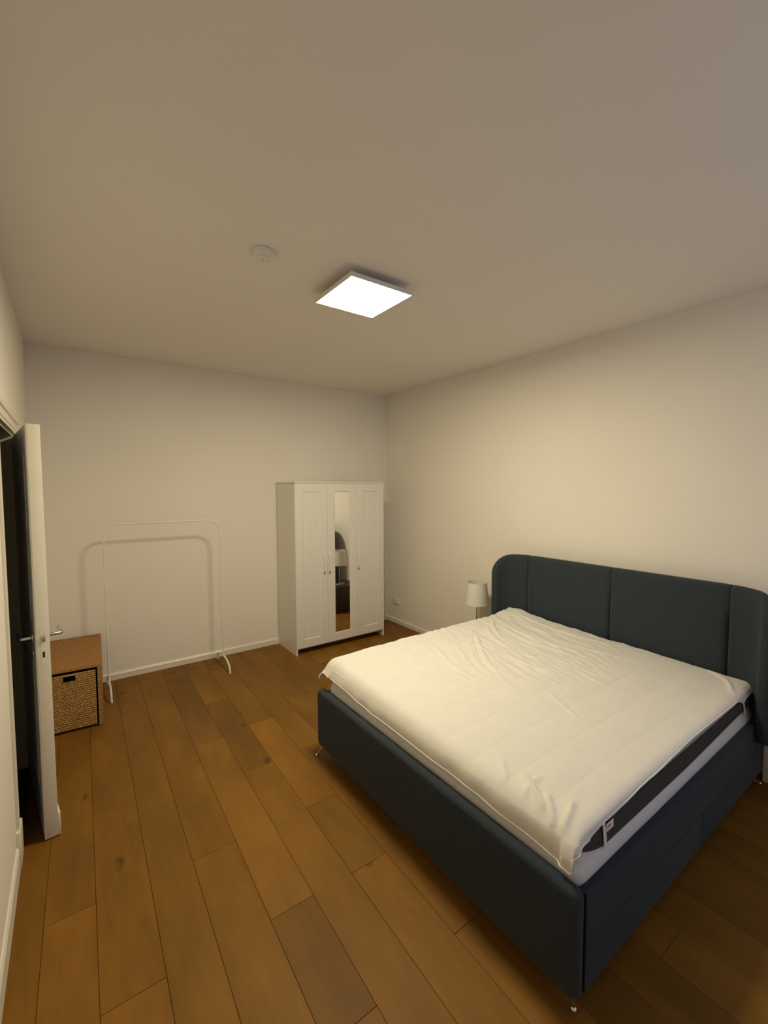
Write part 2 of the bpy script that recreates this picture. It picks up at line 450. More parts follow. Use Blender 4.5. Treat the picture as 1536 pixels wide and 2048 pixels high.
# ------------------------------------------------------------------ ceiling light
LX, LY, LH = -2.031, -2.527, 0.2168
ZL = H - 0.070
cl = thing('ceiling_light', (LX, LY, H), 'square flat ceiling light panel glowing warm white', 'ceiling light')
bm = bmesh.new()
for (a, b2, c, d) in [(-LH, LH, -LH, -LH + 0.006), (-LH, LH, LH - 0.006, LH), (-LH, -LH + 0.006, -LH + 0.006, LH - 0.006), (LH - 0.006, LH, -LH + 0.006, LH - 0.006)]:
    add_box(bm, a, b2, c, d, -0.070, -0.044, 0.001, 1)
add_box(bm, -LH + 0.005, LH - 0.005, -LH + 0.005, LH - 0.005, -0.052, -0.044)
obj('housing', bm, 'plastic', cl)
box('mount', -0.13, 0.13, -0.13, 0.13, -0.0445, -0.0003, 'plastic', cl, 0.004)
pyd('diffuser', [(-LH + .006, -LH + .006, -.0688), (-LH + .006, LH - .006, -.0688), (LH - .006, LH - .006, -.0688), (LH - .006, -LH + .006, -.0688)], [(0, 1, 2, 3)], 'diffuser', cl, False)

# smoke detector
sd = thing('smoke_detector', (-2.68, -2.575, H), 'small round white smoke detector on the ceiling', 'smoke detector')
lathe('detector_body', [(0, -0.0003), (0.052, -0.0003), (0.056, -0.004), (0.056, -0.022), (0.050, -0.034), (0.030, -0.040), (0, -0.041)], (0, 0, 0), 'plastic', sd)
lathe('sensor_ring', [(0.034, -0.038), (0.036, -0.043), (0.031, -0.044), (0.030, -0.038)], (0, 0, 0), 'plastic', sd, closed=True)
lathe('test_button', [(0, -0.0405), (0.009, -0.0405), (0.008, -0.043), (0, -0.0435)], (0, 0, 0), 'steel', sd, 20)

# ------------------------------------------------------------------ wardrobe
WR = -0.4254; WL = WR - 1.17; WYB = -0.016; WYF = -0.513
wd = thing('wardrobe', ((WL + WR) / 2, WYF, 0), 'white three-door wardrobe with a mirror in the middle door', 'wardrobe')
def wpart(name, x0, x1, y0, y1, z0, z1, bev=0.001, mat='lacquer', parent=None):
    cx = (WL + WR) / 2
    p = parent or wd
    return box(name, x0 - cx, x1 - cx, y0 - WYF, y1 - WYF, z0, z1, mat, p, bev, 1)
YD = WYF + 0.019
wpart('side_panel', WL, WL + 0.018, YD, WYB, 0, 1.884)
wpart('side_panel', WR - 0.018, WR, YD, WYB, 0, 1.884)
wpart('front_edge', WL, WL + 0.016, WYF + 0.004, YD - 0.0005, 0, 0.0745)
wpart('front_edge', WR - 0.016, WR, WYF + 0.004, YD - 0.0005, 0, 0.0745)
wpart('top_panel', WL - 0.003, WR + 0.003, WYF - 0.006, WYB, 1.885, 1.90, 0.0015)
wpart('bottom_panel', WL + 0.0185, WR - 0.0185, YD, WYB, 0.062, 0.078)
wpart('back_panel', WL + 0.0185, WR - 0.0185, WYB - 0.006, WYB - 0.001, 0.0785, 1.884)
wpart('plinth', WL + 0.0185, WR - 0.0185, WYF + 0.16, WYF + 0.175, 0.0, 0.0615)
for px in (WL + 0.39, WL + 0.78):
    wpart('partition', px - 0.008, px + 0.008, YD + 0.004, WYB - 0.007, 0.079, 1.884)
def wdoor(x0, x1, mirror, hx):
    cx = (WL + WR) / 2
    z0, z1 = 0.0765, 1.883
    fwid, fz = 0.098, 0.098
    rec = 0.006
    # framed door: outer slab ring with bevelled recess, one mesh
    yf = 0.0; yb = 0.018
    ox0, ox1 = x0 - cx, x1 - cx
    def rect(d, y, dz=None):
        dz = d if dz is None else dz
        return [(ox0 + d, y, z0 + dz), (ox1 - d, y, z0 + dz), (ox1 - d, y, z1 - dz), (ox0 + d, y, z1 - dz)]
    rings = [rect(0, yb), rect(0, yf + 0.0015), rect(0.0015, yf), rect(fwid - 0.008, yf, fz - 0.008), rect(fwid, yf + rec, fz)]
    vs = [v for r in rings for v in r]; fs = [(0, 1, 2, 3)]
    for k in range(len(rings) - 1):
        for i in range(4):
            j = (i + 1) % 4
            fs.append((4 * k + i, 4 * k + j, 4 * k + 4 + j, 4 * k + 4 + i))
    fs.append(tuple(4 * (len(rings) - 1) + i for i in range(4)))
    d = pyd('door', vs, fs, 'lacquer', wd, False)
    if mirror:
        q = fwid + 0.0005
        g = pyd('mirror', [(ox0 + q, rec - 0.0008, z0 + q), (ox1 - q, rec - 0.0008, z0 + q), (ox1 - q, rec - 0.0008, z1 - q), (ox0 + q, rec - 0.0008, z1 - q),
                       (ox0 + q, rec + 0.003, z0 + q), (ox1 - q, rec + 0.003, z0 + q), (ox1 - q, rec + 0.003, z1 - q), (ox0 + q, rec + 0.003, z1 - q)],
                [(0, 1, 2, 3), (0, 1, 5, 4), (1, 2, 6, 5), (2, 3, 7, 6), (3, 0, 4, 7)], 'mirror', d, False)
        g['label'] = 'tall narrow mirror glass'
    hx -= cx
    # bow handle
    pts = [(hx, -0.0005, 1.098), (hx, -0.014, 1.097), (hx, -0.022, 1.085), (hx, -0.024, 1.06), (hx, -0.024, 0.93), (hx, -0.022, 0.905), (hx, -0.014, 0.893), (hx, -0.0005, 0.892)]
    tube('handle', pts, 0.0075, 'rackwhite', d, 10)
    lathe('handle_shadow_spot', [(0, 0.010), (0.0065, 0.010), (0.0075, 0.0), (0, 0.0)], (hx + 0.001, -0.0095, 0.880), 'steel', d, 16, axis='Y')  # grey disc stands in for the shadow spot at the handle's lower end
wdoor(WL + 0.0015, WL + 0.3885, False, -1.252)
wdoor(WL + 0.3905, WL + 0.7795, True, -1.188)
wdoor(WL + 0.7815, WR - 0.0015, False, -0.800)

# ------------------------------------------------------------------ power outlet
so = thing('power_outlet', (0, -0.215, 0.295), 'white double power outlet low on the right wall', 'outlet')
box('cover_plate', -0.010, -0.0005, -0.076, 0.076, -0.041, 0.041, 'plastic', so, 0.003)
for s in (-1, 1):
    ins = lathe('socket_insert', [(0.026, 0.0), (0.026, 0.003), (0.022, 0.003), (0.020, -0.006), (0, -0.006)], (-0.0105, s * 0.036, 0), 'plastic', so, 28, axis='X')
    for q in (-1, 1):
        lathe('pin_hole', [(0, 0.0008), (0.0028, 0.0008), (0.0028, 0.0), (0, 0.0)], (-0.0050, s * 0.036 + q * 0.0095, 0), 'darkplastic', ins, 10, axis='X')

# ------------------------------------------------------------------ clothes rack
RX0, RX1, RY = -3.310, -2.312, -0.285
rk = thing('clothes_rack', ((RX0 + RX1) / 2, RY, 0), 'thin white metal clothes rack standing empty against the wall', 'clothes rack')
hw = (RX1 - RX0) / 2
rad = 0.13; ztop = 1.515
hoop = [(-hw, 0, 0.115), (-hw, 0, ztop - rad)]
for k in range(1, 13):
    a = math.pi - k * math.pi / 24
    hoop.append((-hw + rad + rad * math.cos(a), 0, ztop - rad + rad * math.sin(a)))
hoop.append((hw - rad, 0, ztop))
for k in range(1, 13):
    a = math.pi / 2 - k * math.pi / 24
    hoop.append((hw - rad + rad * math.cos(a), 0, ztop - rad + rad * math.sin(a)))
hoop.append((hw, 0, 0.115))
tube('hoop', hoop, 0.0068, 'rackwhite', rk, 10)
tube('crossbar', [(-hw + 0.004, 0, 0.152), (hw - 0.004, 0, 0.152)], 0.0062, 'rackwhite', rk, 10)
for s in (-1, 1):
    arc = []
    for k in range(0, 25):
        a = math.pi * k / 24
        yy = -math.cos(a); e = math.sin(a)
        arc.append((s * hw, (0.235 if yy < 0 else 0.22) * (abs(yy) ** 0.9) * (1 if yy > 0 else -1), 0.008 + 0.108 * e ** 0.75))
    tube('foot', arc, 0.0085, 'rackwhite', rk, 10)
    for yy in (-0.235, 0.22):
        lathe('foot_cap', [(0, 0.0), (0.010, 0.0), (0.011, 0.006), (0.0105, 0.018), (0, 0.019)], (s * hw, yy, 0.0003), 'rackwhite', rk, 16)

# ------------------------------------------------------------------ wicker storage cabinet
BW, BD, BH = 0.405, 0.845, 0.49
bs = thing('wicker_cabinet', (-3.392, -0.893, 0), 'woven wicker storage cabinet with a pull-out basket behind the door', 'basket', rz=-0.050)
# local: x from -BW..0 , y 0 (front) .. BD (back)
def woven(name, nu, nv, fu, fv, amp, pos, mat, parent, hole=None, mode='basket'):
    vs = []; fs = []
    for j in range(nv + 1):
        for i in range(nu + 1):
            u, v = i / nu, j / nv
            if mode == 'basket':
                row = v * fv; ri = math.floor(row); ph = (u * fu + (0.5 if ri % 2 else 0.0) + 0.13 * math.sin(ri * 2.3)) % 1.0
                h = amp * (math.sin(math.pi * (row - ri)) ** 0.7) * (0.35 + 0.65 * math.sin(math.pi * ph) ** 0.8)
                h += amp * 0.35 * noise.noise(Vector((u * 23, v * 31, 1.7)))
            else:
                c = (u * fu) % 1.0
                h = amp * math.sin(math.pi * c) ** 0.8 * (0.75 + 0.25 * math.sin(v * fv * math.pi * 2 + (math.floor(u * fu) % 2) * math.pi))
            vs.append(pos(u, v, h))
    for j in range(nv):
        for i in range(nu):
            u, v = (i + .5) / nu, (j + .5) / nv
            if hole and hole[0] < u < hole[1] and hole[2] < v < hole[3]: continue
            a = j * (nu + 1) + i
            fs.append((a, a + 1, a + nu + 2, a + nu + 1))
    me = bpy.data.meshes.new(name); me.from_pydata(vs, [], fs); me.update()
    return link(name, me, mat, parent, True)
tp = box('top_panel', -BW, 0, 0.0, BD, BH - 0.022, BH - 0.004, 'rattantop', bs, 0.004)
woven('top_weave', 160, 60, 40, 26, 0.004, lambda u, v, h: (-BW + 0.003 + u * (BW - 0.006), 0.003 + v * (BD - 0.006), BH - 0.0045 + h), 'rattantop', tp, mode='top')
sp1 = box('side_panel', -0.024, 0, 0.003, BD, 0.0, BH - 0.0225, 'rattantop', bs, 0.004)
sp2 = box('side_panel', -BW, -BW + 0.024, 0.003, BD, 0.0, BH - 0.0225, 'rattantop', bs, 0.004)
woven('side_weave', 30, 120, 3, 34, 0.004, lambda u, v, h: (-0.023 + u * 0.022, 0.0035 - h, 0.004 + v * (BH - 0.030)), 'rattan', sp1)
woven('side_weave', 120, 100, 26, 30, 0.004, lambda u, v, h: (-0.001 + h, 0.006 + u * (BD - 0.012), 0.004 + v * (BH - 0.030)), 'rattan', sp1)
box('back_panel', -BW + 0.0245, -0.0245, BD - 0.018, BD, 0.0, BH - 0.0225, 'rattandark', bs)
box('bottom_panel', -BW + 0.0245, -0.0245, 0.02, BD - 0.019, 0.004, 0.016, 'rattandark', bs)
dr = woven('basket_drawer', 150, 170, 15, 26, 0.009, lambda u, v, h: (-BW + 0.031 + u * (BW - 0.066), 0.012 - h, 0.020 + v * (BH - 0.062)), 'rattan', bs, hole=(0.40, 0.63, 0.865, 0.975))
dr['label'] = 'coarsely woven basket drawer with a hand hole'
hx0, hx1 = -BW + 0.031 + 0.40 * (BW - 0.066), -BW + 0.031 + 0.63 * (BW - 0.066)
hz0, hz1 = 0.020 + 0.865 * (BH - 0.062), 0.020 + 0.975 * (BH - 0.062)
tube('handle_rim', [(hx0, 0.006, hz0), (hx1, 0.006, hz0), (hx1, 0.006, hz1), (hx0, 0.006, hz1)], 0.004, 'rattan', dr, 6, closed=True)
bb = bmesh.new()
for q in [(-BW + 0.031, -BW + 0.040, 0.014, 0.60), (-0.044, -0.035, 0.014, 0.60)]:
    add_box(bb, q[0], q[1], q[2], q[3], 0.021, BH - 0.075)
add_box(bb, -BW + 0.041, -0.045, 0.59, 0.60, 0.021, BH - 0.075)
add_box(bb, -BW + 0.041, -0.045, 0.014, 0.589, 0.021, 0.03)
obj('basket_box', bb, 'rattandark', dr)

# ------------------------------------------------------------------ bed
YC = -3.157
bed = thing('bed', (-1.1, YC, 0), 'upholstered double bed in slate blue fabric with a winged headboard', 'bed')
bed_off = Vector((-1.1, YC, 0))
def bl(p): return (p[0] + 1.1, p[1] - YC, p[2])
def bpart(name, x0, x1, y0, y1, z0, z1, mat='fabric', bev=0.01, parent=None, seg=4):
    a = bl((x0, y0, z0)); c = bl((x1, y1, z1))
    return box(name, a[0], c[0], a[1], c[1], a[2], c[2], mat, parent or bed, bev, seg)
BY0, BY1 = -4.098, -2.215
FX = -2.225
ZB, ZT = 0.082, 0.474
def slab_rr(name, x0, x1, y0, y1, z0, z1, rc, rb, mat, parent):
    # upright padded slab: corners rounded in the YZ plane, front/back edges rolled
    def ring(ins, x):
        r = max(0.002, rc - ins); out = []
        for cy, cz, a0 in ((y1 - rc, z1 - rc, 0), (y0 + rc, z1 - rc, 90), (y0 + rc, z0 + rc, 180), (y1 - rc, z0 + rc, 270)):
            for k in range(9):
                a = math.radians(a0 + 90 * k / 8)
                out.append(bl((x, cy + r * math.cos(a), cz + r * math.sin(a))))
        return out
    rs = []
    for k in range(6):
        a = math.pi / 2 * k / 5; rs.append(ring(rb * (1 - math.sin(a)), x0 + rb * (1 - math.cos(a))))
    for k in range(6):
        a = math.pi / 2 * (1 - k / 5); rs.append(ring(rb * (1 - math.sin(a)), x1 - rb * (1 - math.cos(a))))
    n = len(rs[0]); vs = [v for r in rs for v in r]; fs = [tuple(range(n)), tuple(range((len(rs) - 1) * n, len(rs) * n))]
    for k in range(len(rs) - 1):
        for i in range(n):
            fs.append((k * n + i, k * n + (i + 1) % n, (k + 1) * n + (i + 1) % n, (k + 1) * n + i))
    return pyd(name, vs, fs, mat, parent, True, 50)
fbd = slab_rr('footboard', FX, FX + 0.060, BY0, BY1, ZB, ZT, 0.040, 0.024, 'fabric', bed)
tube('corner_seam', [bl((FX + 0.058, BY0 + 0.003, ZB + 0.02)), bl((FX + 0.058, BY0 + 0.003, ZT - 0.02))], 0.004, 'seam', fbd, 8)
for y0, y1 in ((BY0 + 0.003, BY0 + 0.042), (BY1 - 0.042, BY1 - 0.003)):
    rail = bpart('side_rail', FX + 0.0625, -0.185, y0, y1, 0.250, 0.436, bev=0.010)
    bpart('lower_panel', FX + 0.0625, -1.112, y0 + 0.001, y1 - 0.001, ZB + 0.002, 0.2495, bev=0.006, parent=rail)
    bpart('lower_panel', -1.1115, -0.185, y0 + 0.001, y1 - 0.001, ZB + 0.002, 0.2495, bev=0.006, parent=rail)
bpart('bed_base', FX + 0.064, -0.186, BY0 + 0.054, BY1 - 0.054, 0.30, 0.345, 'base', 0.002, seg=1)

# headboard: four upholstered panels swept along a plan curve with forward wings
XFACE = -0.180
def plan(s):
    """s = distance from the centre along the front face (signed) -> (x, y offset), outward back normal"""
    sg = 1 if s >= 0 else -1
    a = abs(s)
    if a <= 0.75:
        return Vector((XFACE, sg * a)), Vector((1, 0))
    t = min(1.0, (a - 0.75) / WLEN) * math.pi / 2 * 0.985
    x = XFACE - 0.20 * (1 - math.cos(t)); y = 0.75 + 0.205 * math.sin(t)
    tx, ty = -0.20 * math.sin(t), 0.205 * math.cos(t)
    n = Vector((ty, -tx)).normalized()
    return Vector((x, sg * y)), Vector((n.x, sg * n.y))
WLEN = 0.318
ZH = 1.208
def headpanel(name, s0, s1, nc, tip=None):
    cols = []
    for i in range(nc + 1):
        q = i / nc
        s = s0 + (s1 - s0) * q
        c, n = plan(s)
        a = abs(s)
        wing = smooth01((a - 0.70) / 0.30)
        th = 0.105 * (1 - wing) + 0.060 * wing
        zt = ZH; zb = 0.125 + (0.33 - 0.125) * smooth01((a - 0.78) / 0.10)
        ins = 0.0
        d_edge = min(q, 1 - q) * abs(s1 - s0)
        if tip is not None and a > 0.75:
            r = 0.20
            d = max(0.0, (a - 0.75) - (WLEN - r)) / r
            d = min(d, 0.9999)
            zt = ZH - 0.235 * (1 - (1 - d ** 2.3) ** (1 / 2.3))
            zb = zb + 0.05 * (1 - (1 - d ** 3) ** (1 / 3))
            if a > 0.75 + WLEN - 0.03:   # rounded free edge
                k = (a - (0.75 + WLEN - 0.03)) / 0.03
                ins = 0.5 * th * (1 - math.sqrt(max(0.0, 1 - k * k))) * 0.94
            elif d_edge < 0.02:
                ins = 0.011 * (1 - d_edge / 0.02) ** 2
        elif d_edge < 0.02:
            ins = 0.011 * (1 - d_edge / 0.02) ** 2
        # section loop: front bottom -> front top -> over the rounded top -> back -> bottom
        loop = []
        fr, bk = ins, th - ins
        mid = (fr + bk) / 2; hwid = (bk - fr) / 2
        rt_ = min(0.040, hwid)
        zz = [zb + (zt - rt_ - zb) * k / 10 for k in range(11)]
        for z in zz:
            bulge = 0.006 * math.sin(math.pi * (z - zb) / (zt - zb)) * (1 if d_edge > 0.02 else d_edge / 0.02)
            loop.append((fr - bulge, z))
        for k in range(1, 6):
            an = math.pi / 2 * k / 6
            loop.append((fr + rt_ * (1 - math.cos(an)), zt - rt_ + rt_ * math.sin(an)))
        for k in range(0, 6):
            an = math.pi / 2 * (1 - k / 6)
            loop.append((bk - rt_ * (1 - math.cos(an)), zt - rt_ + rt_ * math.sin(an)))
        for z in reversed(zz):
            loop.append((bk, z))
        col = []
        for dth, z in loop:
            x = c.x + n.x * dth; y = c.y + n.y * dth
            col.append(bl((x, YC + y, z)))
        cols.append(col)
    m_ = len(cols[0]); vs = [v for c in cols for v in c]; fs = []
    for i in range(nc):
        for k in range(m_):
            k2 = (k + 1) % m_
            fs.append((i * m_ + k, i * m_ + k2, (i + 1) * m_ + k2, (i + 1) * m_ + k))
    fs.append(tuple(range(m_))); fs.append(tuple(range(nc * m_ + m_ - 1, nc * m_ - 1, -1)))
    return pyd(name, vs, fs, 'fabric', bed, True, 60)
S1 = 0.75 + WLEN
headpanel('headboard_wing', 0.752, S1, 56, tip=1)
headpanel('headboard_wing', -S1, -0.752, 56, tip=-1)
headpanel('headboard_panel', 0.002, 0.748, 30)
headpanel('headboard_panel', -0.748, -0.002, 30)

# slender chrome legs
def leg(fx, fy, tx, ty):
    a = bl((fx, fy, 0.010)); c = bl((tx, ty, ZB + 0.004))
    bm = bmesh.new()
    add_tube(bm, [c, tuple((c[i] * 0.5 + a[i] * 0.5) for i in range(3)), a], [0.0095, 0.0075, 0.0055], 12)
    lg = obj('leg', bm, 'chrome', bed, smooth=45)
    lathe('foot', [(0, 0), (0.009, 0.0), (0.0115, 0.004), (0.0115, 0.010), (0.007, 0.016), (0, 0.018)], (a[0], a[1], 0.0003), 'chrome', lg, 20)
leg(-2.228, -2.222, -2.195, -2.262)
leg(-2.172, -4.064, -2.180, -4.055)
leg(-0.150, -4.090, -0.30, -4.075)
leg(-0.150, -2.225, -0.30, -2.24)

# ------------------------------------------------------------------ mattress
MX0, MX1, MY0, MY1, MZ0, MZ1 = -2.160, -0.192, -4.052, -2.262, 0.347, 0.618
TILT = 0.022
def tilt(y): return TILT * (y + 3.157) / 0.9
mt = thing('mattress', ((MX0 + MX1) / 2, (MY0 + MY1) / 2, MZ0), 'thick white mattress with a charcoal band lying in the bed frame', 'mattress')
moff = Vector(((MX0 + MX1) / 2, (MY0 + MY1) / 2, MZ0))
def ml(x, y, z): return (x - moff.x, y - moff.y, z - moff.z)
def rrect(x0, x1, y0, y1, r, n=8):
    pts = []
    for cx, cy, a0 in ((x1 - r, y1 - r, 0), (x0 + r, y1 - r, 90), (x0 + r, y0 + r, 180), (x1 - r, y0 + r, 270)):
        for k in range(n + 1):
            a = math.radians(a0 + 90 * k / n)
            pts.append((cx + r * math.cos(a), cy + r * math.sin(a)))
    return pts
def mattress_body():
    def dense(pts, step=0.06):
        out = []
        for i, p in enumerate(pts):
            q = pts[(i + 1) % len(pts)]
            n = max(1, int(math.hypot(q[0] - p[0], q[1] - p[1]) / step))
            for k in range(n): out.append((p[0] + (q[0] - p[0]) * k / n, p[1] + (q[1] - p[1]) * k / n))
        return out
    prof = [(0.03, MZ0), (0.008, MZ0 + 0.012), (0.0, MZ0 + 0.04), (-0.006, 0.44), (-0.006, 0.47), (0.0, 0.492), (0.004, 0.498), (0.004, 0.588), (0.0, 0.594), (0.006, 0.604), (0.022, 0.611), (0.06, 0.615), (0.13, MZ1)]
    base = dense(rrect(MX0, MX1, MY0, MY1, 0.07))
    cx, cy = moff.x, moff.y
    vs = []; fs = []; n = len(base)
    for ins, z in prof:
        for (x, y) in base:
            d = Vector((x - cx, y - cy))
            # inset along the dominant side normal
            ex = (MX1 - MX0) / 2; ey = (MY1 - MY0) / 2
            wob = 0.002 * noise.noise(Vector((x * 9, y * 9, z * 20)))
            vs.append(ml(cx + d.x * (1 - (ins + wob) / ex), cy + d.y * (1 - (ins + wob) / ey), z + tilt(y) * smooth01((z - 0.36) / 0.24)))
    for k in range(len(prof) - 1):
        for i in range(n):
            j = (i + 1) % n
            fs.append((k * n + i, k * n + j, (k + 1) * n + j, (k + 1) * n + i))
    fs.append(tuple(range(n))); fs.append(tuple(range((len(prof) - 1) * n, len(prof) * n)))
    return pyd('mattress_body', vs, fs, 'mattress', mt, True, 50)
mattress_body()
# charcoal band strip along both long sides, its lower edge curving up at the foot corner
def band(side):
    vs = []; fs = []; n = 90
    yy = MY0 - 0.0015 if side < 0 else MY1 + 0.0015
    for i in range(n + 1):
        x = -2.142 + (-0.205 + 2.142) * i / n
        lo = 0.499 + 0.062 * max(0.0, 1 - (x + 2.142) / 0.20) ** 1.8 + 0.022 * smooth01((x + 1.3) / 1.0)
        hi = 0.590
        lo = min(lo, hi - 0.004)
        for (z, d) in ((lo, 0.002), (lo, 0.0), (hi, 0.0), (hi, 0.002)):
            vs.append(ml(x, yy + (-d * side) * -1 * -1 if False else yy + (0.004 if d == 0.002 else 0.0) * (1 if side < 0 else -1), z))
    for i in range(n):
        for k in range(3):
            a = i * 4 + k
            fs.append((a, a + 1, a + 5, a + 4))
    o = pyd('charcoal_band', vs, fs, 'band', mt, True, 40)
    o['label'] = 'charcoal fabric band along the mattress side'
    return o
band(-1); band(1)

# ------------------------------------------------------------------ mattress protector (draped, wrinkled sheet)
PZ = 0.652
RD = 0.085
pr = thing('mattress_protector', (moff.x, moff.y, PZ), 'rumpled white quilted protector spread over the mattress', 'mattress cover')
def pl(x, y, z): return (x - moff.x, y - moff.y, z - PZ)
creases = [  # polyline, height, width
    ([(-0.44, -2.24), (-0.347, -2.382), (-0.482, -2.779), (-0.43, -2.971)], 0.010, 0.013),
    ([(-0.60, -2.33), (-0.757, -2.818), (-0.73, -3.053), (-0.718, -3.302)], 0.011, 0.014),
    ([(-0.879, -2.40), (-1.215, -2.797), (-1.337, -2.978), (-1.342, -3.135)], 0.012, 0.013),
    ([(-1.086, -2.842), (-1.112, -3.143), (-1.051, -3.348)], 0.007, 0.012),
    ([(-1.61, -2.86), (-1.594, -3.131), (-1.569, -3.312)], 0.006, 0.012),
    ([(-0.9, -3.256), (-0.975, -3.55), (-0.98, -3.615)], 0.006, 0.011),
    ([(-1.308, -3.34), (-1.474, -3.687)], 0.005, 0.012),
    ([(-0.22, -3.80), (-0.30, -3.938), (-0.48, -4.03)], 0.013, 0.012),
    ([(-0.527, -2.30), (-0.753, -2.515), (-0.888, -2.721)], 0.011, 0.013),
    ([(-0.887, -2.40), (-1.119, -2.608), (-1.303, -2.827)], 0.009, 0.011),
    ([(-1.402, -2.50), (-1.541, -2.829), (-1.549, -3.058)], 0.008, 0.012),
    ([(-0.309, -2.33), (-0.363, -2.93), (-0.30, -3.294)], 0.009, 0.014),
    ([(-0.50, -2.30), (-0.62, -2.60), (-0.66, -2.95), (-0.60, -3.3)], 0.009, 0.012),
    ([(-0.70, -2.35), (-0.95, -2.72), (-0.98, -3.05)], 0.010, 0.012),
    ([(-1.05, -2.50), (-1.33, -2.83), (-1.45, -3.15)], 0.008, 0.011),
    ([(-1.25, -2.55), (-1.46, -2.95), (-1.48, -3.2)], 0.007, 0.011),
    ([(-0.82, -2.9), (-0.88, -3.15), (-0.86, -3.4)], 0.007, 0.011),
    ([(-0.55, -2.9), (-0.52, -3.2), (-0.45, -3.5)], 0.006, 0.012),
    ([(-1.70, -2.55), (-1.74, -2.85), (-1.70, -3.05)], 0.005, 0.012),
    ([(-2.02, -3.72), (-2.10, -3.86), (-2.15, -3.93)], 0.016, 0.013),
    ([(-2.05, -3.86), (-2.12, -3.93), (-2.17, -3.97)], 0.017, 0.012),
    ([(-2.00, -3.95), (-2.10, -3.985), (-2.17, -4.0)], 0.014, 0.012),
    ([(-2.03, -3.62), (-2.10, -3.70), (-2.15, -3.74)], 0.009, 0.012),
    ([(-1.98, -3.80), (-2.07, -3.80), (-2.15, -3.83)], 0.010, 0.012),
    ([(-2.08, -2.36), (-2.14, -2.33), (-2.19, -2.31)], 0.010, 0.012)]
def dense_line(pts, step=0.02):
    # Catmull-Rom, then resampled
    P = [Vector(p) for p in pts]; P = [P[0] * 2 - P[1]] + P + [P[-1] * 2 - P[-2]]
    out = []
    for i in range(1, len(P) - 2):
        n = max(2, int((P[i + 1] - P[i]).length / step))
        for k in range(n):
            t = k / n
            out.append(0.5 * ((2 * P[i]) + (P[i + 1] - P[i - 1]) * t + (2 * P[i - 1] - 5 * P[i] + 4 * P[i + 1] - P[i + 2]) * t * t + (3 * P[i] - P[i - 1] - 3 * P[i + 1] + P[i + 2]) * t ** 3))
    out.append(P[-2]); return out
from collections import defaultdict
CELL = 0.05
grid_c = defaultdict(list)
for pts, hgt, wid in creases:
    dl = dense_line(pts, 0.012); n = len(dl)
    for i, p in enumerate(dl):
        k = i / (n - 1)
        f = min(1.0, min(k, 1 - k) / 0.25); f = f * f * (3 - 2 * f)
        grid_c[(int(p.x // CELL), int(p.y // CELL))].append((p.x, p.y, hgt * f, wid))
def crease_h(x, y):
    best = 0.0
    ix, iy = int(x // CELL), int(y // CELL)
    for a in (-1, 0, 1):
        for c in (-1, 0, 1):
            for (px, py, hg, wd_) in grid_c.get((ix + a, iy + c), ()):
                d2 = (x - px) ** 2 + (y - py) ** 2
                v = hg * math.exp(-d2 / (2 * (wd_ * 0.75) ** 2))
                if v > best: best = v
    return best
stitch_y = [-3.912 + 0.18 * k for k in range(0, 9)]
def stitch_h(x, y):
    h = 0.0
    for k, sy in enumerate(stitch_y):
        d = abs(y - sy - 0.006 * math.sin(x * 3 + k))
        if d < 0.03: h -= 0.0017 * math.exp(-(d / 0.006) ** 2)
        # short cross stitches
    for j in range(4):
        for q in (0, 1):
            sx = -1.45 + 0.55 * (j - 1) + 0.27 * q
            d = abs(x - sx - 0.10 * (y + 3.5))
            row = math.floor((y + 3.912) / 0.18)
            if row % 2 == q and d < 0.03: h -= 0.0010 * math.exp(-(d / 0.006) ** 2)
    # quilted puff between the rows
    t = ((y + 3.912) / 0.18) % 1.0
    h += 0.0020 * math.sin(math.pi * t)
    return h
# extents of the sheet in arc length beyond the flat top
def hem_near(x):     # z of the hem on the camera-side long edge
    pts = [(-2.20, 0.552), (-2.10, 0.592), (-2.02, 0.588), (-1.9, 0.606), (-1.55, 0.620), (-1.1, 0.632), (-0.5, 0.624), (-0.42, 0.585), (-0.36, 0.600), (-0.25, 0.612), (0, 0.612)]
    for (a, za), (c, zc) in zip(pts, pts[1:]):
        if x <= c: return za + (zc - za) * smooth01((x - a) / (c - a))
    return pts[-1][1]
def hem_foot(y):
    pts = [(-4.10, 0.560), (-4.04, 0.535), (-3.99, 0.508), (-3.8, 0.518), (-3.48, 0.533), (-2.93, 0.538), (-2.47, 0.566), (-2.35, 0.578), (-2.2, 0.565)]
    for (a, za), (c, zc) in zip(pts, pts[1:]):
        if y <= c: return za + (zc - za) * smooth01((y - a) / (c - a))
    return pts[-1][1]
def roll(d):   # arc distance past the flat -> (outward, drop)
    if d <= 0: return d, 0.0
    q = RD * math.pi / 2
    if d < q:
        a = d / RD; return RD * math.sin(a), RD * (1 - math.cos(a))
    return RD, RD + (d - q)
FX0 = MX0 - 0.010 + RD      # flat region bounds
FX1 = MX1 + 0.003 - 0.04
FY0 = MY0 - 0.006 + RD * 0.55
RF = 0.035
FY1 = MY1 + 0.034 - RF
q90 = RD * math.pi / 2
def rollr(d, r):
    if d <= 0: return d, 0.0
    q = r * math.pi / 2
    if d < q:
        a = d / r; return r * math.sin(a), r * (1 - math.cos(a))
    return r, r + (d - q)
RN = RD * 0.55
RH = 0.04
NU, NV = 270, 250
DF_MAX = 0.19; DN_MAX = 0.15
vs = []; fs = []
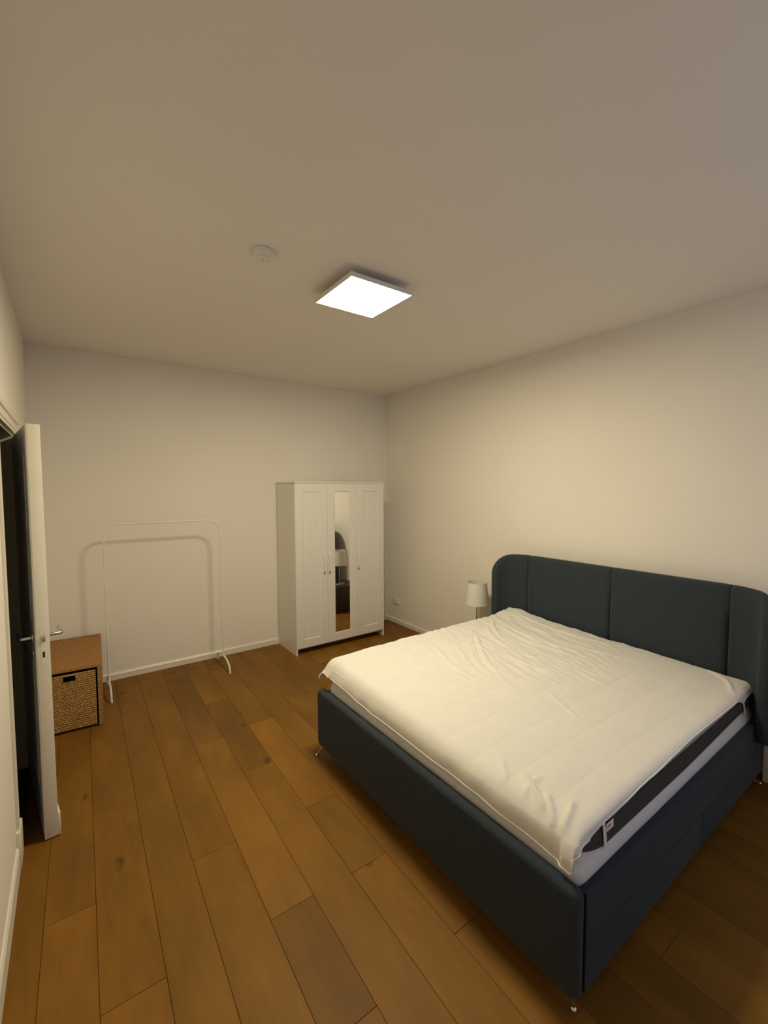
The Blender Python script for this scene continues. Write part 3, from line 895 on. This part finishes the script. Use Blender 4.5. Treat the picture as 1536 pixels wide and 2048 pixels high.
for j in range(NV + 1):
    for i in range(NU + 1):
        u, v = i / NU, j / NV
        # reference position on the sheet, then the local hem length
        xr = MX0 + u * (MX1 - MX0); yr = MY0 + v * (MY1 - MY0)
        dropf = PZ - hem_foot(yr); dropn = PZ - hem_near(xr)
        lf = q90 + (dropf - RD) if dropf > RD else RD * math.acos(max(-1, 1 - dropf / RD))
        ln = RN * math.pi / 2 + (dropn - RN) if dropn > RN else RN * math.acos(max(-1, 1 - dropn / RN))
        lfar = RF * math.pi / 2 + 0.07; lh = 0.05
        a0, a1 = FX0 - lf, FX1 + lh
        b0, b1 = FY0 - ln, FY1 + lfar
        x = a0 + u * (a1 - a0); y = b0 + v * (b1 - b0)
        ox = oy = 0.0; dx = dy = 0.0
        if x < FX0:
            o_, dx = rollr(FX0 - x, RD); X = FX0 - o_
        elif x > FX1:
            o_, dx = rollr(x - FX1, RH); X = FX1 + o_
        else: X = x
        if y < FY0:
            o_, dy = rollr(FY0 - y, RN); Y = FY0 - o_
        elif y > FY1:
            o_, dy = rollr(y - FY1, RF); Y = FY1 + o_
        else: Y = y
        drop = math.sqrt(dx * dx + dy * dy) if dx > 0 and dy > 0 else dx + dy
        # soft sag of the long edges towards the foot
        Z = PZ - drop
        topw = max(0.0, 1 - drop / 0.06)
        # gentle softness: top sinks towards the foot edge
        Z -= 0.008 * smooth01(1 - (X - MX0) / 0.35) * topw
        Z += tilt(Y) * topw
        Z += 0.030 * math.exp(-(((X + 0.24) / 0.16) ** 2 + ((Y + 2.36) / 0.17) ** 2)) * topw
        Z += 0.012 * smooth01((X + 0.55) / 0.4) * topw
        h = crease_h(X, Y) + stitch_h(X, Y) * max(0.25, topw)
        # fine wrinkles in the rumpled far/head half
        reg = smooth01((X + 2.0) / 0.7) * smooth01((Y + 3.75) / 0.8)
        nv_ = noise.noise(Vector((X * 7 + Y * 3.0, Y * 3.0 - X * 2.0, 0.3)))
        h += reg * 0.0060 * (1 - abs(noise.noise(Vector((X * 13 - Y * 4.5, Y * 3.2 + X * 2.5, 4.1)))) * 2.2)
        h += reg * 0.0025 * (1 - abs(noise.noise(Vector((X * 30 - Y * 9, Y * 7 + X * 6, 9.1)))) * 2.0)
        h += 0.003 * nv_ + 0.0012 * noise.noise(Vector((X * 22, Y * 22, 2.2)))
        if drop > 0.035:      # hanging part: outward ripples
            k = smooth01((drop - 0.035) / 0.08)
            rp = 0.0022 * k * math.sin(Y * 21 + 2.5 * math.sin(Y * 7)) if dx > dy else 0.004 * k * math.sin(X * 17 + 2 * math.sin(X * 5))
            cornr = 0.0
            if dx > 0 and dy > 0: cornr = 0.014 * k
            if dx > dy and x < FX0: X -= 0.010 * k + rp + h * 0.5 + cornr
            elif y < FY0: Y -= 0.006 * k + rp * 0.6 + cornr
            elif y > FY1: Y += 0.012 * k + rp + cornr
            Z += h * (1 - k)
            # corner flap at the far foot corner stands out
            if x < FX0 and y > FY1 - 0.06:
                X -= 0.016 * k; Y += 0.006 * k
        else:
            Z += h
        vs.append(pl(X, Y, Z))
for j in range(NV):
    for i in range(NU):
        a = j * (NU + 1) + i
        fs.append((a, a + 1, a + NU + 2, a + NU + 1))
me = bpy.data.meshes.new('protector_sheet'); me.from_pydata(vs, [], fs); me.update()
sheet = link('protector_sheet', me, 'sheet', pr, True)
sol = sheet.modifiers.new('thickness', 'SOLIDIFY'); sol.thickness = 0.006; sol.offset = -1.0
# piped hem along foot and near edge
def vert(i, j): return Vector(vs[j * (NU + 1) + i])
tube('hem', [vert(0, j) for j in range(0, NV + 1, 2)], 0.0032, 'hem', pr, 6)
tube('hem', [vert(i, 0) for i in range(0, NU + 1, 2)], 0.0032, 'hem', pr, 6)
# elastic corner straps on the near side, and the care tag
def strap(x, ztop_, zbot, lean):
    y0 = MY0 - 0.0095
    pts = []
    n = 8; vs_ = []; fs_ = []
    for k in range(n + 1):
        t = k / n
        z = ztop_ + (zbot - ztop_) * t
        wv = 0.0075 + 0.002 * math.sin(t * 3)
        xx = x + lean * t
        yy = y0 - 0.002 * math.sin(math.pi * t) + 0.003 * t
        for s, dy_ in ((-1, 0), (1, 0), (1, 0.003), (-1, 0.003)):
            vs_.append(pl(xx + s * wv, yy + dy_, z))
    for k in range(n):
        for q in range(4):
            a = k * 4 + q; c = k * 4 + (q + 1) % 4
            fs_.append((a, c, c + 4, a + 4))
    fs_.append((0, 1, 2, 3)); fs_.append((n * 4, n * 4 + 1, n * 4 + 2, n * 4 + 3))
    o = pyd('elastic_strap', vs_, fs_, 'hem', pr, True, 40); o['label'] = 'white elastic corner strap'
strap(-1.990, 0.600, 0.490, 0.022)
strap(-0.425, 0.595, 0.500, 0.050)
tg = box('care_tag', -1.975 - moff.x, -1.925 - moff.x, MY0 - 0.0125 - moff.y, MY0 - 0.0105 - moff.y, 0.560 - PZ, 0.590 - PZ, 'hem', pr)
box('tag_print', -1.970 - moff.x, -1.945 - moff.x, MY0 - 0.0132 - moff.y, MY0 - 0.0126 - moff.y, 0.574 - PZ, 0.582 - PZ, 'red', tg)

# ------------------------------------------------------------------ bedside table and lamp
NX0, NX1, NY0, NY1, NZ = -0.470, -0.045, -2.07, -1.65, 0.385
ns = thing('bedside_table', ((NX0 + NX1) / 2, (NY0 + NY1) / 2, 0), 'dark brown bedside table behind the bed, seen in the wardrobe mirror', 'bedside table')
def nl(x0, x1, y0, y1): 
    cx, cy = (NX0 + NX1) / 2, (NY0 + NY1) / 2
    return x0 - cx, x1 - cx, y0 - cy, y1 - cy
def npart(name, x0, x1, y0, y1, z0, z1, parent=None, mat='walnut', bev=0.002):
    a = nl(x0, x1, y0, y1)
    return box(name, *a, z0, z1, mat, parent or ns, bev, 1)
npart('table_top', NX0 - 0.006, NX1, NY0 - 0.004, NY1 + 0.004, NZ - 0.022, NZ)
npart('side_panel', NX0, NX1, NY0, NY0 + 0.018, 0, NZ - 0.0225)
npart('side_panel', NX0, NX1, NY1 - 0.018, NY1, 0, NZ - 0.0225)
npart('back_panel', NX1 - 0.012, NX1, NY0 + 0.0185, NY1 - 0.0185, 0.03, NZ - 0.0225)
for z0, z1 in ((0.04, 0.203), (0.207, 0.370)):
    d = npart('drawer', NX0 + 0.002, NX1 - 0.03, NY0 + 0.021, NY1 - 0.021, z0, z1)
    a = nl(NX0 - 0.018, NX0 + 0.002, 0, 0)
    lathe('knob', [(0, 0.020), (0.012, 0.018), (0.014, 0.010), (0.006, 0.004), (0.006, 0.0), (0, 0.0)], (a[0] + 0.020, 0, (z0 + z1) / 2), 'steel', d, 20, axis='X')

TLX, TLY = -0.262, -1.880
lp = thing('table_lamp', (TLX, TLY, NZ), 'slim chrome table lamp with a white fabric shade beside the headboard', 'lamp')
lathe('base', [(0, 0.0004), (0.080, 0.0004), (0.084, 0.004), (0.082, 0.009), (0.03, 0.014), (0.010, 0.020), (0, 0.021)], (0, 0, 0), 'chrome', lp)
tube('stem', [(0, 0, 0.018), (0, 0, 0.33)], 0.0055, 'chrome', lp, 14)
lathe('bulb_holder', [(0, 0.33), (0.017, 0.33), (0.018, 0.335), (0.018, 0.375), (0, 0.376)], (0, 0, 0), 'plastic', lp, 20)
lathe('bulb', [(0.010, 0.376), (0.014, 0.39), (0.028, 0.418), (0.026, 0.440), (0.012, 0.452), (0, 0.454)], (0, 0, 0), 'plastic', lp, 24)
sh = lathe('lamp_shade', [(0.120, 0.285), (0.0975, 0.500), (0.0955, 0.500), (0.1180, 0.285)], (0, 0, 0), 'shade', lp, 56, closed=True)
lathe('shade_rim', [(0.1212, 0.283), (0.1212, 0.288), (0.1172, 0.288), (0.1172, 0.283)], (0, 0, 0), 'shade', sh, 56, closed=True)
lathe('shade_rim', [(0.0985, 0.497), (0.0985, 0.502), (0.0950, 0.502), (0.0950, 0.497)], (0, 0, 0), 'shade', sh, 56, closed=True)
bm = bmesh.new()
for k in range(3):
    a = k * 2 * math.pi / 3 + 0.4
    add_tube(bm, [(0.016 * math.cos(a), 0.016 * math.sin(a), 0.345), (0.1165 * math.cos(a), 0.1165 * math.sin(a), 0.300)], 0.002, 6)
obj('shade_spider', bm, 'steel', sh)

# ------------------------------------------------------------------ room door, ajar
hinge = Vector((-3.822, -1.212)); latch_ = Vector((-3.704, -2.041))
dv = latch_ - hinge; DL = dv.length
ang = math.atan2(dv.y, dv.x)
door = bpy.data.objects.new('door_1', None); COL.objects.link(door)
struct(door, 'cream painted room door standing ajar')
door.location = (hinge.x, hinge.y, 0.0); door.rotation_euler = (0, 0, ang)
# local x along the leaf from the hinge, local y: + is the room side
TH = 0.055; DZT = 2.158
leaf = box('door_leaf', 0, DL, 0.0, TH, 0.006, DZT, 'doorpaint', door, 0.003)
# hall side: thin framed facing in pale grey paint
rings = []
def frect(dx, dz0, dz1, y): return [(dx, y, dz0), (DL - dx, y, dz0), (DL - dx, y, dz1), (dx, y, dz1)]
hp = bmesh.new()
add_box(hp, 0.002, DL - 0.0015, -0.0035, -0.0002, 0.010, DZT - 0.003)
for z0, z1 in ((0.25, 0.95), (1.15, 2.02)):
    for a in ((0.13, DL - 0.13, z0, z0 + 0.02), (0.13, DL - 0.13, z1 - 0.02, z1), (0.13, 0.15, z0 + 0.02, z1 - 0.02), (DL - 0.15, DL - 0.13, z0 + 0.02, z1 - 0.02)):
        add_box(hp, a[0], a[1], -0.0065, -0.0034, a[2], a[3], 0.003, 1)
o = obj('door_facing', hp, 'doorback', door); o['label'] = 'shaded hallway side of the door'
box('kick_board', 0.02, DL + 0.001, TH - 0.001, TH + 0.010, 0.006, 0.128, 'doorpaint', door, 0.003)
def lever(name, side):
    y0 = TH if side > 0 else -0.0036
    s = side
    pts = [(DL - 0.062, y0, 1.068), (DL - 0.062, y0 + s * 0.050, 1.068), (DL - 0.066, y0 + s * 0.056, 1.068), (DL - 0.075, y0 + s * 0.058, 1.068), (DL - 0.185, y0 + s * 0.056, 1.066)]
    lv = tube(name, pts, 0.009, 'steel', door, 12)
    lathe('rose', [(0, 0), (0.025, 0), (0.025, 0.006), (0.022, 0.008), (0, 0.008)], (DL - 0.062, y0 + s * 0.004, 1.068), 'steel', lv, 28, axis='Y')
    lathe('keyhole_rose', [(0, 0), (0.023, 0), (0.023, 0.005), (0.020, 0.007), (0, 0.007)], (DL - 0.062, y0 + s * 0.0038, 0.985), 'steel', lv, 28, axis='Y')
lever('door_handle', 1); lever('door_handle', -1)
lk = box('lock_plate', DL - 0.0005, DL + 0.0012, TH / 2 - 0.011, TH / 2 + 0.011, 0.93, 1.12, 'doorpaint', door)
box('latch_bolt', DL + 0.001, DL + 0.010, TH / 2 - 0.007, TH / 2 + 0.007, 1.055, 1.085, 'steel', lk, 0.002)
box('bolt_hole', DL + 0.0010, DL + 0.0016, TH / 2 - 0.005, TH / 2 + 0.005, 0.972, 1.002, 'darkplastic', lk)
